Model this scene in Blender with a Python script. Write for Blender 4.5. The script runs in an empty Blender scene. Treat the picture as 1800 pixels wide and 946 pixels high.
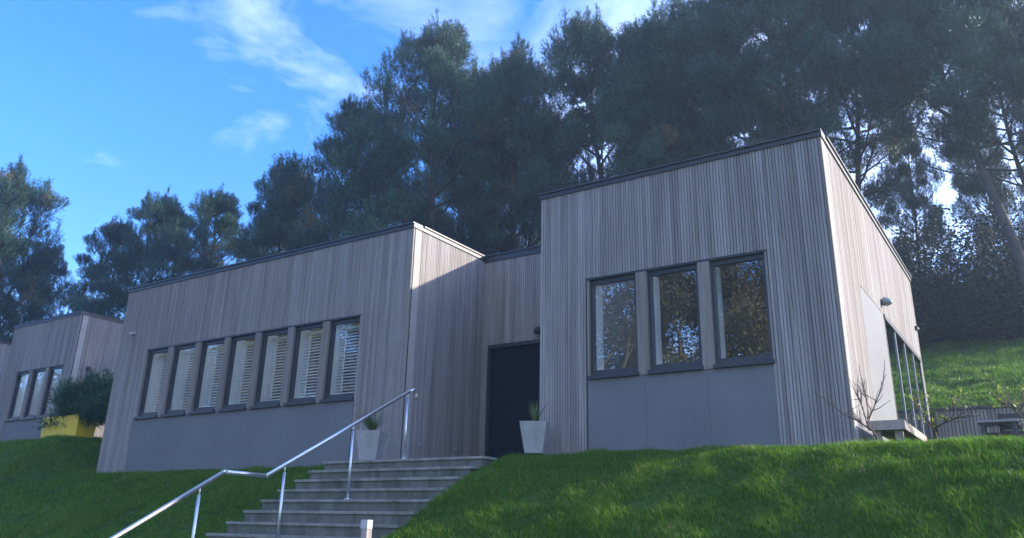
import bpy, math, random
import numpy as np
from mathutils import Matrix, Vector

rng = np.random.default_rng(11)
random.seed(11)
scene = bpy.context.scene
COL = scene.collection

# ------------------------------------------------------------------ main dimensions (metres, camera at the origin)
YA, YB, YC, YBACK = 9.35, 9.41, 11.36, 16.4
XA0, XA1, XB0, XB1 = -16.06, -8.143, -5.749, -1.757
ZR = 4.70                       # roof edge
W0, W1 = 1.90, 3.275            # window opening
ZF = 0.86                       # floor
STX0, STX1, STY, STZ, STR, STT = -8.64, -5.88, 8.316, 0.857, 0.138, 0.255

# ------------------------------------------------------------------ object helpers
def tag(o, label=None, cat=None, group=None, kind=None):
    if label: o['label'] = label
    if cat: o['category'] = cat
    if group: o['group'] = group
    if kind: o['kind'] = kind
    return o

def empty(name, loc=(0, 0, 0), rz=0.0):
    o = bpy.data.objects.new(name, None)
    o.location = loc
    o.rotation_euler = (0, 0, rz)
    o.empty_display_size = 0.2
    COL.objects.link(o)
    return o

def mesh_np(name, V, F, mat=None, parent=None, cols=None, smooth=False):
    """V (n,3) array, F (m,3) or (m,4) array, cols (n,) per-vertex variation value"""
    V = np.asarray(V, np.float32); F = np.asarray(F, np.int32)
    me = bpy.data.meshes.new(name)
    k = F.shape[1]
    me.vertices.add(len(V)); me.vertices.foreach_set('co', V.ravel())
    me.loops.add(F.size); me.loops.foreach_set('vertex_index', F.ravel())
    me.polygons.add(len(F))
    me.polygons.foreach_set('loop_start', np.arange(0, F.size, k, dtype=np.int32))
    me.polygons.foreach_set('loop_total', np.full(len(F), k, np.int32))
    if smooth: me.polygons.foreach_set('use_smooth', np.ones(len(F), bool))
    me.update(calc_edges=True)
    if cols is not None:
        a = me.attributes.new('var', 'FLOAT', 'POINT')
        a.data.foreach_set('value', np.asarray(cols, np.float32))
    if mat: me.materials.append(mat)
    o = bpy.data.objects.new(name, me)
    COL.objects.link(o)
    if parent: o.parent = parent
    return o

class MB:
    """collects quads into one mesh; optional frame (origin, u, n) maps local (u, depth outward, z) to world"""
    def __init__(self):
        self.v = []; self.f = []; self.c = []
    def quadbox(self, pts, c=0.5, skip=()):
        b = len(self.v)
        self.v += [tuple(p) for p in pts]; self.c += [c] * 8
        for i, q in enumerate(((0, 3, 2, 1), (4, 5, 6, 7), (0, 1, 5, 4), (1, 2, 6, 5), (2, 3, 7, 6), (3, 0, 4, 7))):
            if i not in skip: self.f.append(tuple(b + k for k in q))
    def box(self, x0, x1, y0, y1, z0, z1, c=0.5):
        self.quadbox([(x0, y0, z0), (x1, y0, z0), (x1, y1, z0), (x0, y1, z0), (x0, y0, z1), (x1, y0, z1), (x1, y1, z1), (x0, y1, z1)], c)
    def rbox(self, x0, x1, y0, y1, z0, z1, M, c=0.5):
        P = [(x0, y0, z0), (x1, y0, z0), (x1, y1, z0), (x0, y1, z0), (x0, y0, z1), (x1, y0, z1), (x1, y1, z1), (x0, y1, z1)]
        self.quadbox([M @ Vector(p) for p in P], c)
    def frustum(self, cx, cy, z0, z1, wx0, wy0, wx1, wy1, c=0.5):
        a, b, d, e = wx0 / 2, wy0 / 2, wx1 / 2, wy1 / 2
        self.quadbox([(cx - a, cy - b, z0), (cx + a, cy - b, z0), (cx + a, cy + b, z0), (cx - a, cy + b, z0),
                      (cx - d, cy - e, z1), (cx + d, cy - e, z1), (cx + d, cy + e, z1), (cx - d, cy + e, z1)], c)
    def tube(self, pts, radii, n=8, c=0.5, cap=True):
        pts = [Vector(p) for p in pts]
        if not hasattr(radii, '__len__'): radii = [radii] * len(pts)
        b = len(self.v); prev = None
        for i, p in enumerate(pts):
            t = (pts[min(i + 1, len(pts) - 1)] - pts[max(i - 1, 0)])
            t = t.normalized() if t.length > 1e-9 else Vector((0, 0, 1))
            a = prev if prev is not None else (Vector((0, 0, 1)) if abs(t.z) < 0.9 else Vector((1, 0, 0)))
            s = (a - t * a.dot(t)).normalized(); w = t.cross(s); prev = s
            for k in range(n):
                g = 2 * math.pi * k / n
                self.v.append(tuple(p + (s * math.cos(g) + w * math.sin(g)) * radii[i])); self.c.append(c)
        for i in range(len(pts) - 1):
            for k in range(n):
                a0 = b + i * n + k; a1 = b + i * n + (k + 1) % n
                self.f.append((a0, a1, a1 + n, a0 + n))
        if cap:
            for e, rev in ((0, True), (len(pts) - 1, False)):
                m = len(self.v); self.v.append(tuple(pts[e])); self.c.append(c)
                for k in range(n):
                    a0 = b + e * n + k; a1 = b + e * n + (k + 1) % n
                    self.f.append((m, a1, a0, m) if rev else (m, a0, a1, m))
    def build(self, name, mat, parent=None, smooth=False, bevel=0.0):
        me = bpy.data.meshes.new(name)
        fs = [tuple(dict.fromkeys(f)) for f in self.f]
        me.from_pydata(self.v, [], fs)
        a = me.attributes.new('var', 'FLOAT', 'POINT'); a.data.foreach_set('value', np.array(self.c, np.float32))
        if smooth:
            me.polygons.foreach_set('use_smooth', np.ones(len(me.polygons), bool))
        me.materials.append(mat); me.update()
        o = bpy.data.objects.new(name, me); COL.objects.link(o)
        if parent: o.parent = parent
        if bevel:
            m = o.modifiers.new('bevel', 'BEVEL'); m.width = bevel; m.segments = 2; m.limit_method = 'ANGLE'
        return o

def copy_tree(o, parent=None):
    c = o.copy(); COL.objects.link(c)
    if parent is not None: c.parent = parent
    for ch in list(o.children): copy_tree(ch, c)
    return c

# ------------------------------------------------------------------ materials
class NT:
    def __init__(self, name):
        self.m = bpy.data.materials.new(name); self.m.use_nodes = True
        self.t = self.m.node_tree; self.n = self.t.nodes; self.l = self.t.links
        self.b = self.n['Principled BSDF']; self.out = self.n['Material Output']
    def add(self, typ, **kw):
        n = self.n.new(typ)
        for k, v in kw.items():
            if k == 'inp':
                for kk, vv in v.items(): n.inputs[kk].default_value = vv
            else: setattr(n, k, v)
        return n
    def link(self, a, b): self.l.new(a, b)
    def coord(self, scale=(1, 1, 1), kind='Object'):
        tc = self.add('ShaderNodeTexCoord'); mp = self.add('ShaderNodeMapping'); mp.inputs['Scale'].default_value = scale
        self.link(tc.outputs[kind], mp.inputs['Vector']); return mp.outputs['Vector']
    def noise(self, vec, scale, detail=4, rough=0.6):
        n = self.add('ShaderNodeTexNoise', inp={'Scale': scale, 'Detail': detail, 'Roughness': rough})
        self.link(vec, n.inputs['Vector']); return n.outputs['Fac']
    def ramp(self, fac, stops):
        r = self.add('ShaderNodeValToRGB'); e = r.color_ramp.elements
        while len(e) < len(stops): e.new(0.5)
        for i, (p, c) in enumerate(stops): e[i].position = p; e[i].color = (*c, 1)
        self.link(fac, r.inputs['Fac']); return r.outputs['Color']
    def mix(self, fac, a, b, mode='MIX'):
        m = self.add('ShaderNodeMix', data_type='RGBA', blend_type=mode)
        for s, v in ((m.inputs[0], fac), (m.inputs[6], a), (m.inputs[7], b)):
            if hasattr(v, 'links') or hasattr(v, 'is_linked'): self.link(v, s)
            else: s.default_value = v if not isinstance(v, tuple) else (*v, 1)
        return m.outputs[2]
    def math(self, op, a, b=0.0):
        m = self.add('ShaderNodeMath', operation=op)
        for s, v in zip(m.inputs, (a, b)):
            if hasattr(v, 'is_linked'): self.link(v, s)
            else: s.default_value = v
        return m.outputs[0]
    def attr(self, name='var'): return self.add('ShaderNodeAttribute', attribute_name=name).outputs['Fac']
    def bump(self, h, strength=0.3, dist=0.01):
        b = self.add('ShaderNodeBump', inp={'Strength': strength, 'Distance': dist}); self.link(h, b.inputs['Height'])
        self.link(b.outputs['Normal'], self.b.inputs['Normal'])
    def col(self, s):
        if hasattr(s, 'is_linked'): self.link(s, self.b.inputs['Base Color'])
        else: self.b.inputs['Base Color'].default_value = (*s, 1)
    def rough(self, v):
        if hasattr(v, 'is_linked'): self.link(v, self.b.inputs['Roughness'])
        else: self.b.inputs['Roughness'].default_value = v

def simple(name, c, rough=0.6, metal=0.0, vary=0.15, scale=6.0, bump=0.1):
    t = NT(name); v = t.coord()
    f = t.noise(v, scale, 6)
    t.col(t.ramp(f, [(0.25, tuple(x * (1 - vary) for x in c)), (0.75, tuple(min(1, x * (1 + vary)) for x in c))]))
    t.rough(rough); t.b.inputs['Metallic'].default_value = metal
    if bump: t.bump(t.noise(v, scale * 12, 3), bump, 0.004)
    return t.m

def timber(name, tint=(1, 1, 1), lo=0.17, hi=0.45):
    t = NT(name)
    var = t.attr()
    streak = t.noise(t.coord((14, 14, 0.55)), 1.0, 6, 0.65)
    grain = t.noise(t.coord((160, 160, 3.0)), 1.0, 3, 0.6)
    patch = t.noise(t.coord((0.45, 0.45, 0.35)), 1.0, 3, 0.5)
    v1 = t.math('ADD', t.math('MULTIPLY', streak, 0.72), t.math('MULTIPLY', var, 0.28))
    g = lambda s, w: (s * w[0] * tint[0], s * w[1] * tint[1], s * w[2] * tint[2])
    grey = t.ramp(v1, [(0.22, g(lo, (1, 0.93, 0.90))), (0.5, g((lo + hi) / 2, (1, 0.93, 0.88))), (0.8, g(hi, (1, 0.94, 0.88)))])
    brown = t.ramp(v1, [(0.22, g(lo * 0.85, (1, 0.85, 0.74))), (0.8, g(hi * 0.92, (1, 0.87, 0.77)))])
    c = t.mix(t.ramp(patch, [(0.36, (0.0,) * 3), (0.64, (0.8,) * 3)]), grey, brown)
    c = t.mix(t.ramp(grain, [(0.3, (0.35,) * 3), (0.6, (0, 0, 0))]), c, g(lo * 0.6, (1, 0.9, 0.85)))
    wash = t.noise(t.coord((4.5, 4.5, 0.22)), 1.0, 5, 0.7)
    c = t.mix(t.ramp(wash, [(0.36, (0.45,) * 3), (0.56, (0, 0, 0))]), c, g(lo * 0.75, (1, 0.88, 0.78)))
    t.col(c); t.rough(0.8); t.b.inputs['Specular IOR Level'].default_value = 0.3
    t.bump(grain, 0.25, 0.003)
    return t.m

def glass(name, base=0.13, tint=(0.88, 0.93, 0.92)):
    t = NT(name)
    t.n.remove(t.b)
    tr = t.add('ShaderNodeBsdfTransparent'); tr.inputs[0].default_value = (*tint, 1)
    gl = t.add('ShaderNodeBsdfGlossy', inp={'Roughness': 0.0}); gl.inputs[0].default_value = (0.96, 0.98, 1.0, 1)
    fr = t.add('ShaderNodeLayerWeight', inp={'Blend': 0.5})
    wob = t.noise(t.coord((1.5, 1.5, 1.5)), 1.0, 1)
    bp = t.add('ShaderNodeBump', inp={'Strength': 0.03, 'Distance': 0.05}); t.link(wob, bp.inputs['Height'])
    t.link(bp.outputs[0], gl.inputs['Normal'])
    fac = t.math('ADD', t.math('POWER', fr.outputs['Facing'], 5.0), base)
    mx = t.add('ShaderNodeMixShader'); t.link(fac, mx.inputs[0]); t.link(tr.outputs[0], mx.inputs[1]); t.link(gl.outputs[0], mx.inputs[2])
    t.link(mx.outputs[0], t.out.inputs['Surface'])
    return t.m

def leafy(name, stops, transl=0.35, rough=0.6, patch=0.0, pscale=0.5):
    """leaf / needle / blade: colour from per-leaf variation"""
    t = NT(name)
    f = t.attr()
    if patch:
        f = t.math('ADD', f, t.math('MULTIPLY', t.math('SUBTRACT', t.noise(t.coord(), pscale, 3), 0.5), patch))
    c = t.ramp(f, stops)
    t.col(c); t.rough(rough); t.b.inputs['Specular IOR Level'].default_value = 0.35
    tl = t.add('ShaderNodeBsdfTranslucent'); t.link(c, tl.inputs['Color'])
    mx = t.add('ShaderNodeMixShader', inp={0: transl}); t.link(t.b.outputs[0], mx.inputs[1]); t.link(tl.outputs[0], mx.inputs[2])
    t.link(mx.outputs[0], t.out.inputs['Surface'])
    return t.m

M = {}
M['timber'] = timber('weathered_larch', (1.0, 0.99, 0.985))
M['batten_gap'] = simple('dark_membrane', (0.02, 0.02, 0.022), 0.9)
M['post'] = timber('timber_post', (1.05, 1.0, 0.95), 0.14, 0.34)
M['fascia'] = simple('anthracite_metal', (0.035, 0.037, 0.042), 0.45, 0.0, 0.1)
M['frame'] = simple('window_frame_paint', (0.020, 0.026, 0.034), 0.4, 0, 0.1)
M['door'] = simple('dark_navy_door_paint', (0.0015, 0.007, 0.020), 0.7, 0, 0.08, 3)
M['white'] = simple('white_interior_paint', (0.88, 0.88, 0.87), 0.6, 0, 0.05)
M['blind'] = simple('blind_slat_cream', (0.84, 0.83, 0.80), 0.5, 0, 0.08)
M['door'].node_tree.nodes['Principled BSDF'].inputs['Specular IOR Level'].default_value = 0.2
M['room'] = simple('room_plaster', (0.34, 0.32, 0.29), 0.8, 0, 0.1)
M['glass'] = glass('window_glass', 0.15, (0.96, 0.98, 0.97))
M['glass_door'] = glass('glass_door_pane', 0.12, (0.55, 0.66, 0.66))
M['steel'] = simple('brushed_steel', (0.66, 0.66, 0.64), 0.40, 1.0, 0.06, 20, 0.05)
M['yellow'] = simple('yellow_painted_panel', (0.72, 0.50, 0.012), 0.5, 0, 0.12, 2)
M['plinth'] = simple('dark_plinth', (0.05, 0.05, 0.055), 0.8)
M['black'] = simple('black_lamp_metal', (0.02, 0.02, 0.024), 0.5)
M['lampgrey'] = simple('grey_lamp_metal', (0.22, 0.23, 0.25), 0.4, 0.0, 0.05)
M['opal'] = simple('opal_lamp_head', (0.45, 0.44, 0.44), 0.5, 0, 0.03)
M['bench'] = timber('bench_timber', (1.0, 0.95, 0.88), 0.25, 0.5)
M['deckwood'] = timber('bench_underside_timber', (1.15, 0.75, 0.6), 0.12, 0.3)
M['darkwood'] = simple('dark_furniture_wood', (0.03, 0.032, 0.034), 0.6)
M['roof'] = simple('roof_membrane', (0.10, 0.10, 0.105), 0.85)
M['soil'] = simple('planter_soil', (0.03, 0.022, 0.016), 0.95)

def mk_panel():
    t = NT('grey_cement_panel'); v = t.coord()
    a = t.noise(v, 1.2, 6, 0.65); b = t.noise(t.coord((9, 9, 0.6)), 1.0, 4); fine = t.noise(v, 70, 3)
    c = t.ramp(a, [(0.3, (0.125, 0.128, 0.132)), (0.7, (0.158, 0.161, 0.165))])
    c = t.mix(t.ramp(b, [(0.45, (0, 0, 0)), (0.8, (0.35,) * 3)]), c, (0.175, 0.178, 0.182))
    t.col(c); t.rough(0.75); t.bump(fine, 0.15, 0.003); return t.m
M['panel'] = mk_panel()
def mk_lightpanel():
    t = NT('pale_cement_panel'); v = t.coord()
    a = t.noise(v, 1.6, 6, 0.65)
    t.col(t.ramp(a, [(0.3, (0.105, 0.108, 0.112)), (0.7, (0.14, 0.143, 0.148))])); t.rough(0.7); return t.m
M['lightpanel'] = mk_lightpanel()
def mk_concrete(name, lo, hi, moss=0.0, speck=0.3):
    t = NT(name); v = t.coord()
    a = t.noise(v, 3.0, 8, 0.7); b = t.noise(v, 45, 4, 0.6); s = t.noise(t.coord((5, 5, 0.8)), 1.0, 5)
    c = t.ramp(a, [(0.3, lo), (0.7, hi)])
    c = t.mix(t.ramp(b, [(0.42, (speck,) * 3), (0.6, (0, 0, 0))]), c, tuple(x * 0.55 for x in lo))
    if moss: c = t.mix(t.ramp(s, [(0.45, (0, 0, 0)), (0.75, (moss,) * 3)]), c, (0.035, 0.045, 0.02))
    t.col(c); t.rough(0.85); t.bump(b, 0.4, 0.006); return t.m
M['step'] = mk_concrete('step_concrete', (0.10, 0.098, 0.083), (0.20, 0.195, 0.165), 0.85)
M['nosing'] = mk_concrete('step_nosing_stone', (0.19, 0.185, 0.155), (0.34, 0.335, 0.285), 0.5)
M['paving'] = mk_concrete('paving_concrete', (0.20, 0.20, 0.19), (0.32, 0.315, 0.295), 0.3)
M['pot'] = mk_concrete('pale_planter_concrete', (0.27, 0.275, 0.265), (0.42, 0.42, 0.40), 0.3, 0.15)
M['bark'] = mk_concrete('pine_bark', (0.032, 0.025, 0.021), (0.08, 0.062, 0.05))
M['twig'] = simple('twig_bark', (0.07, 0.05, 0.04), 0.8)
M['birch'] = mk_concrete('grey_bark', (0.10, 0.085, 0.07), (0.22, 0.19, 0.16))
M['pine'] = leafy('pine_needles', [(0.0, (0.008, 0.030, 0.022)), (0.45, (0.034, 0.090, 0.056)), (0.8, (0.090, 0.170, 0.098)), (0.93, (0.17, 0.22, 0.10)), (1.0, (0.20, 0.10, 0.04))], 0.25, 0.5)
M['shrub'] = leafy('dark_shrub_needles', [(0.0, (0.018, 0.060, 0.036)), (0.6, (0.055, 0.140, 0.070)), (1.0, (0.11, 0.21, 0.10))], 0.2, 0.5)
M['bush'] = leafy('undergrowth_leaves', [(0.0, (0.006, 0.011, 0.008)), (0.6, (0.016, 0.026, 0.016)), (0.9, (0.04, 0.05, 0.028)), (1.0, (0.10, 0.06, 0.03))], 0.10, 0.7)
M['autumn'] = leafy('autumn_leaves', [(0.0, (0.05, 0.055, 0.03)), (0.4, (0.11, 0.105, 0.055)), (0.75, (0.17, 0.15, 0.08)), (1.0, (0.14, 0.17, 0.07))], 0.3)
M['yucca'] = leafy('spiky_leaves', [(0.0, (0.04, 0.09, 0.03)), (0.7, (0.10, 0.17, 0.06)), (1.0, (0.2, 0.24, 0.10))], 0.3, 0.4)
M['sprig'] = leafy('fresh_leaves', [(0.0, (0.08, 0.14, 0.03)), (1.0, (0.25, 0.32, 0.07))], 0.45, 0.5)
M['blade'] = leafy('grass_blades', [(0.0, (0.024, 0.078, 0.007)), (0.35, (0.070, 0.178, 0.012)), (0.7, (0.130, 0.265, 0.020)), (0.9, (0.20, 0.33, 0.04)), (0.97, (0.20, 0.21, 0.06)), (1.0, (0.34, 0.28, 0.14))], 0.5, 0.5, 0.55, 1.1)
def mk_ground():
    t = NT('turf'); v = t.coord()
    a = t.noise(v, 0.9, 6, 0.65); b = t.noise(v, 9, 5, 0.7); c2 = t.noise(t.coord((0.6, 3.2, 0.6)), 1.0, 5, 0.65)
    c = t.ramp(a, [(0.3, (0.030, 0.075, 0.012)), (0.7, (0.060, 0.125, 0.020))])
    c = t.mix(t.ramp(b, [(0.35, (0.6,) * 3), (0.6, (0, 0, 0))]), c, (0.016, 0.030, 0.008))
    c = t.mix(t.ramp(c2, [(0.42, (0, 0, 0)), (0.75, (0.6,) * 3)]), c, (0.075, 0.110, 0.026))
    t.col(c); t.rough(0.95); t.b.inputs['Specular IOR Level'].default_value = 0.1
    t.bump(t.math('ADD', b, c2), 0.8, 0.06); return t.m
M['ground'] = mk_ground()

# ------------------------------------------------------------------ terrain
def sst(t):
    t = np.clip(t, 0, 1); return t * t * (3 - 2 * t)
def vnoise(x, y, seed=0):
    """cheap smooth value noise"""
    x = np.asarray(x, float); y = np.asarray(y, float)
    xi = np.floor(x).astype(np.int64); yi = np.floor(y).astype(np.int64); fx = sst(x - xi); fy = sst(y - yi)
    def h(a, b):
        n = (a * 374761393 + b * 668265263 + seed * 974711) & 0x7fffffff
        n = ((n ^ (n >> 13)) * 1274126177) & 0x7fffffff
        return ((n ^ (n >> 16)) & 0xffff) / 65535.0
    return (h(xi, yi) * (1 - fx) + h(xi + 1, yi) * fx) * (1 - fy) + (h(xi, yi + 1) * (1 - fx) + h(xi + 1, yi + 1) * fx) * fy - 0.5
def ground_z(x, y, smooth=False):
    x = np.asarray(x, float); y = np.asarray(y, float)
    T = 0.93 + 0.92 * sst((-16.35 - x) / 2.3) + 0.66 * sst((-26.0 - x) / 4.0)
    crest = 8.85 + 1.0 * sst((-16.5 - x) / 3.0) - 0.52 * sst((x + 5.95) / 0.5)
    d = crest - y
    slope = 0.53
    drop = slope * 0.5 * (d + np.sqrt(d * d + 0.16))
    z = T - drop
    low = -1.62 - 0.012 * np.clip(-y, 0, 60)
    z = low + 0.5 * ((z - low) + np.sqrt((z - low) ** 2 + 0.09)) - 0.045
    up = np.clip(y - 17.2, 0, 12.5) * 0.315 + np.clip(y - 29.7, 0, 40) * 0.06
    z = z + 1.42 * sst((y - 16.95) / 0.3) * (1 - sst((-10 - x) / 8)) + up + 0.9 * sst((y - 14.0) / 6.0) * sst((-10 - x) / 8)
    if not smooth:
        z = z + 0.03 * vnoise(x * 0.8, y * 0.8, 3) * sst((9.2 - y) / 0.8) + 0.022 * vnoise(x * 2.3, y * 2.3, 5) * sst((9.3 - y) / 0.8) \
              + 0.22 * vnoise(x * 0.5, y * 1.3, 8) * sst((y - 18) / 3)
    # trench under stairs and paving
    inx = sst((x - (STX0 + 0.02)) / 0.12) * sst((STX1 - 0.02 - x) / 0.12)
    iny = sst((y - 2.8) / 0.2) * (1 - sst((y - 11.3) / 0.2))
    z = z - 0.75 * inx * iny
    # the front bank swells a little over the right edge of the stairs
    z = z + 0.10 * sst((x - STX1) / 0.25) * (1 - sst((x - STX1 - 0.2) / 1.6)) * sst((8.6 - y) / 1.0) * sst((y - 4.5) / 1.0)
    return z

def axis(segs):
    out = []
    for a, b, s in segs: out.append(np.arange(a, b - 1e-6, s))
    return np.concatenate(out + [np.array([segs[-1][1]])])
xs = axis([(-260, -120, 20), (-120, -50, 5), (-50, -30, 1.0), (-30, -9.0, 0.25), (-9.0, -5.0, 0.07), (-5.0, 2.0, 0.12), (2.0, 14, 0.5), (14, 60, 4), (60, 260, 20)])
ys = axis([(-260, -60, 20), (-60, -4, 4), (-4, 3, 0.5), (3, 9.4, 0.08), (9.4, 16.6, 0.3), (16.6, 17.6, 0.1), (17.6, 32, 0.3), (32, 70, 2), (70, 260, 20)])
GX, GY = np.meshgrid(xs, ys)
GZ = ground_z(GX, GY)
nx, ny = len(xs), len(ys)
idx = np.arange(nx * ny).reshape(ny, nx)
F = np.stack([idx[:-1, :-1].ravel(), idx[:-1, 1:].ravel(), idx[1:, 1:].ravel(), idx[1:, :-1].ravel()], 1)
g = mesh_np('ground', np.stack([GX.ravel(), GY.ravel(), GZ.ravel()], 1), F, M['ground'], smooth=True)
tag(g, 'grassy ground sloping up in a bank to the timber buildings and the hill', 'ground', kind='structure')

# ------------------------------------------------------------------ grass blades
def in_building(x, y):
    a = (x > XA0 - 0.03) & (x < XA1 + 0.03) & (y > YA - 0.03) & (y < YBACK)
    b = (x > XB0 - 0.03) & (x < XB1 + 0.03) & (y > YB - 0.03) & (y < YBACK)
    c = (x > STX0 + 0.0) & (x < STX1 - 0.0 + 0.0) & (y > 2.8) & (y < 11.5)
    d = (x > -25.2) & (x < -21.4) & (y > 11.25) & (y < 18)
    return a | b | c | d
def blades(regions, name, label):
    Vs, Fs, Cs = [], [], []
    base = 0
    for (x0, x1, y0, y1, dens, hl, hh, w) in regions:
        n = int((x1 - x0) * (y1 - y0) * dens)
        x = rng.uniform(x0, x1, n); y = rng.uniform(y0, y1, n)
        keep = ~in_building(x, y)
        cl = vnoise(x * 3.1, y * 3.1, 21) + 0.6 * vnoise(x * 7.3, y * 7.3, 22)
        keep &= rng.uniform(0, 1, n) < (0.72 + 0.7 * cl)
        x, y, cl = x[keep], y[keep], cl[keep]; n = len(x)
        z = ground_z(x, y) - 0.012
        cl = cl + 0.35 * vnoise(x * 1.1, y * 1.4, 23) + 0.25 * (x0 < -8)
        h = rng.uniform(hl, hh, n) * np.clip(1 + 0.9 * cl, 0.4, 2.0) * rng.choice([1, 1, 1, 1.5], n)
        ang = rng.uniform(0, 2 * np.pi, n) + 1.2 * vnoise(x * 1.5, y * 1.5, 40)
        lean = rng.uniform(0.15, 0.95, n)
        # common fall: blades lie down-slope and to the left a little
        dx = np.cos(ang) * lean - 0.12; dy = np.sin(ang) * lean - 0.22
        wa = rng.uniform(0, 2 * np.pi, n); ww = w * rng.uniform(0.6, 1.4, n)
        px, py = np.cos(wa) * ww / 2, np.sin(wa) * ww / 2
        P = np.empty((n, 5, 3))
        P[:, 0] = np.stack([x - px, y - py, z], 1); P[:, 1] = np.stack([x + px, y + py, z], 1)
        mx, my, mz = x + dx * h * 0.35, y + dy * h * 0.35, z + h * 0.62
        P[:, 2] = np.stack([mx - px * 0.8, my - py * 0.8, mz], 1); P[:, 3] = np.stack([mx + px * 0.8, my + py * 0.8, mz], 1)
        P[:, 4] = np.stack([x + dx * h, y + dy * h, z + h * (1.0 - 0.35 * lean)], 1)
        Vs.append(P.reshape(-1, 3))
        i = base + np.arange(n)[:, None] * 5
        Fs.append(np.concatenate([i + np.array([[0, 1, 3]]), i + np.array([[0, 3, 2]]), i + np.array([[2, 3, 4]])], 0))
        v = np.clip(0.46 + 0.19 * rng.standard_normal(n) + 0.30 * cl, 0.0, 0.93)
        dead = rng.uniform(0, 1, n) < 0.04; v[dead] = rng.uniform(0.94, 1.0, dead.sum())
        Cs.append(np.repeat(v, 5)); base += n * 5
    o = mesh_np(name, np.concatenate(Vs), np.concatenate(Fs), M['blade'], cols=np.concatenate(Cs))
    return tag(o, label, 'grass', kind='stuff')
blades([(-5.9, 1.2, 6.2, 9.35, 15000, 0.03, 0.06, 0.0052),
        (-5.9, 1.2, 4.6, 6.2, 2500, 0.05, 0.10, 0.007),
        (1.2, 5.0, 4.6, 9.35, 4000, 0.03, 0.06, 0.007),
        (2.2, 6.0, 9.35, 17.0, 900, 0.03, 0.06, 0.009),
        (-1.7, 2.2, 11.5, 17.0, 900, 0.03, 0.06, 0.009),
        (-13.5, -8.55, 4.6, 9.33, 9000, 0.03, 0.055, 0.0055),
        (-23, -13.5, 5.5, 11.2, 3200, 0.035, 0.06, 0.0075),
        (-34, -23, 7, 12.5, 500, 0.04, 0.08, 0.014),
        (-1.7, 2.2, 9.35, 11.5, 3000, 0.05, 0.09, 0.006),
        (-4, 6, 17.3, 29.5, 1300, 0.04, 0.10, 0.014)], 'lawn_grass', 'short green lawn grass covering the bank around the concrete steps')

# ------------------------------------------------------------------ buildings
class Wall:
    """vertical wall plane: origin, unit direction u along it, outward normal n"""
    def __init__(self, origin, u, n, length):
        self.o = Vector(origin); self.u = Vector(u); self.n = Vector(n); self.L = length
    def P(self, u, d, z): 
        p = self.o + self.u * u + self.n * d
        return (p.x, p.y, z)
    def box(self, mb, u0, u1, d0, d1, z0, z1, c=0.5):
        mb.quadbox([self.P(u0, d1, z0), self.P(u1, d1, z0), self.P(u1, d0, z0), self.P(u0, d0, z0),
                    self.P(u0, d1, z1), self.P(u1, d1, z1), self.P(u1, d0, z1), self.P(u0, d0, z1)], c)
def zsegs(z0, z1, u, ops):
    segs = [(z0, z1)]
    for (a, b, c, d) in ops:
        if a <= u <= b:
            new = []
            for s in segs:
                if c > s[0]: new.append((s[0], min(c, s[1])))
                if d < s[1]: new.append((max(d, s[0]), s[1]))
            segs = [s for s in new if s[1] - s[0] > 0.01]
    return segs
def clad(wall, z0, z1, ops, parent, pitch=0.0405, name='cladding', core=True, gap=0.0036):
    mb = MB(); n = int(round(wall.L / pitch)); p = wall.L / n
    for k in range(n):
        uc = (k + 0.5) * p
        v = min(1, max(0, random.gauss(0.5, 0.20)))
        for a, b in zsegs(z0, z1, uc, ops):
            d = -random.uniform(0, 0.003)
            wall.box(mb, k * p + gap * random.uniform(.8, 1.2), (k + 1) * p - gap * random.uniform(.8, 1.2), -0.024, d, a, b, v)
    o = mb.build(name, M['timber'], parent)
    if core:
        mb = MB(); us = sorted({0.0, wall.L, *[x for q in ops for x in q[:2] if 0 < x < wall.L]})
        mr = MB()
        for a, b in zip(us[:-1], us[1:]):
            for s in zsegs(z0, z1, (a + b) / 2, ops):
                wall.box(mb, a, b, -0.05, -0.026, s[0], s[1])
                wall.box(mr, a, b, -0.20, -0.052, s[0], s[1])
        mb.build('membrane', M['batten_gap'], parent)
        mr.build('inner_wall', M['room'], parent)
    return o

# window prototype: origin at the bottom-left of its opening, facing -Y
WW, WH = 0.70, W1 - W0
def make_window(blind):
    f = MB(); b = 0.042
    f.box(0.0, b, 0.05, 0.13, 0.05, WH); f.box(WW - b, WW, 0.05, 0.13, 0.05, WH)
    f.box(b, WW - b, 0.052, 0.128, WH - 0.058, WH); f.box(b, WW - b, 0.052, 0.128, 0.05, 0.125)
    root = f.build('window', M['frame'])
    g = MB(); g.box(b - 0.004, WW - b + 0.004, 0.085, 0.093, 0.12, WH - 0.054); g.build('pane', M['glass'], root)
    s = MB(); s.box(-0.012, WW + 0.012, -0.035, 0.049, 0.0, 0.048); s.build('sill', M['frame'], root)
    j = MB()
    j.box(-0.02, 0.012, 0.132, 0.40, 0.03, WH); j.box(WW - 0.012, WW + 0.02, 0.132, 0.40, 0.03, WH)
    j.box(0.014, WW - 0.014, 0.132, 0.20, WH - 0.03, WH); j.box(0.014, WW - 0.014, 0.132, 0.40, 0.03, 0.06)
    j.build('reveal', M['white'], root)
    if blind:
        m = MB(); nz = 22
        for k in range(nz):
            z = 0.13 + (WH - 0.27) * k / (nz - 1)
            R = Matrix.Translation((WW / 2, 0.27, z)) @ Matrix.Rotation(math.radians(38 + random.uniform(-3, 3)), 4, 'X')
            m.rbox(-WW / 2 + 0.03, WW / 2 - 0.03, -0.022, 0.022, -0.0015, 0.0015, R)
        m.box(0.03, WW - 0.03, 0.245, 0.295, WH - 0.11, WH - 0.06)
        m.box(0.16, 0.19, 0.244, 0.249, 0.12, WH - 0.1); m.box(WW - 0.19, WW - 0.16, 0.244, 0.249, 0.12, WH - 0.1)
        m.build('blind', M['blind'], root)
    return root
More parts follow.
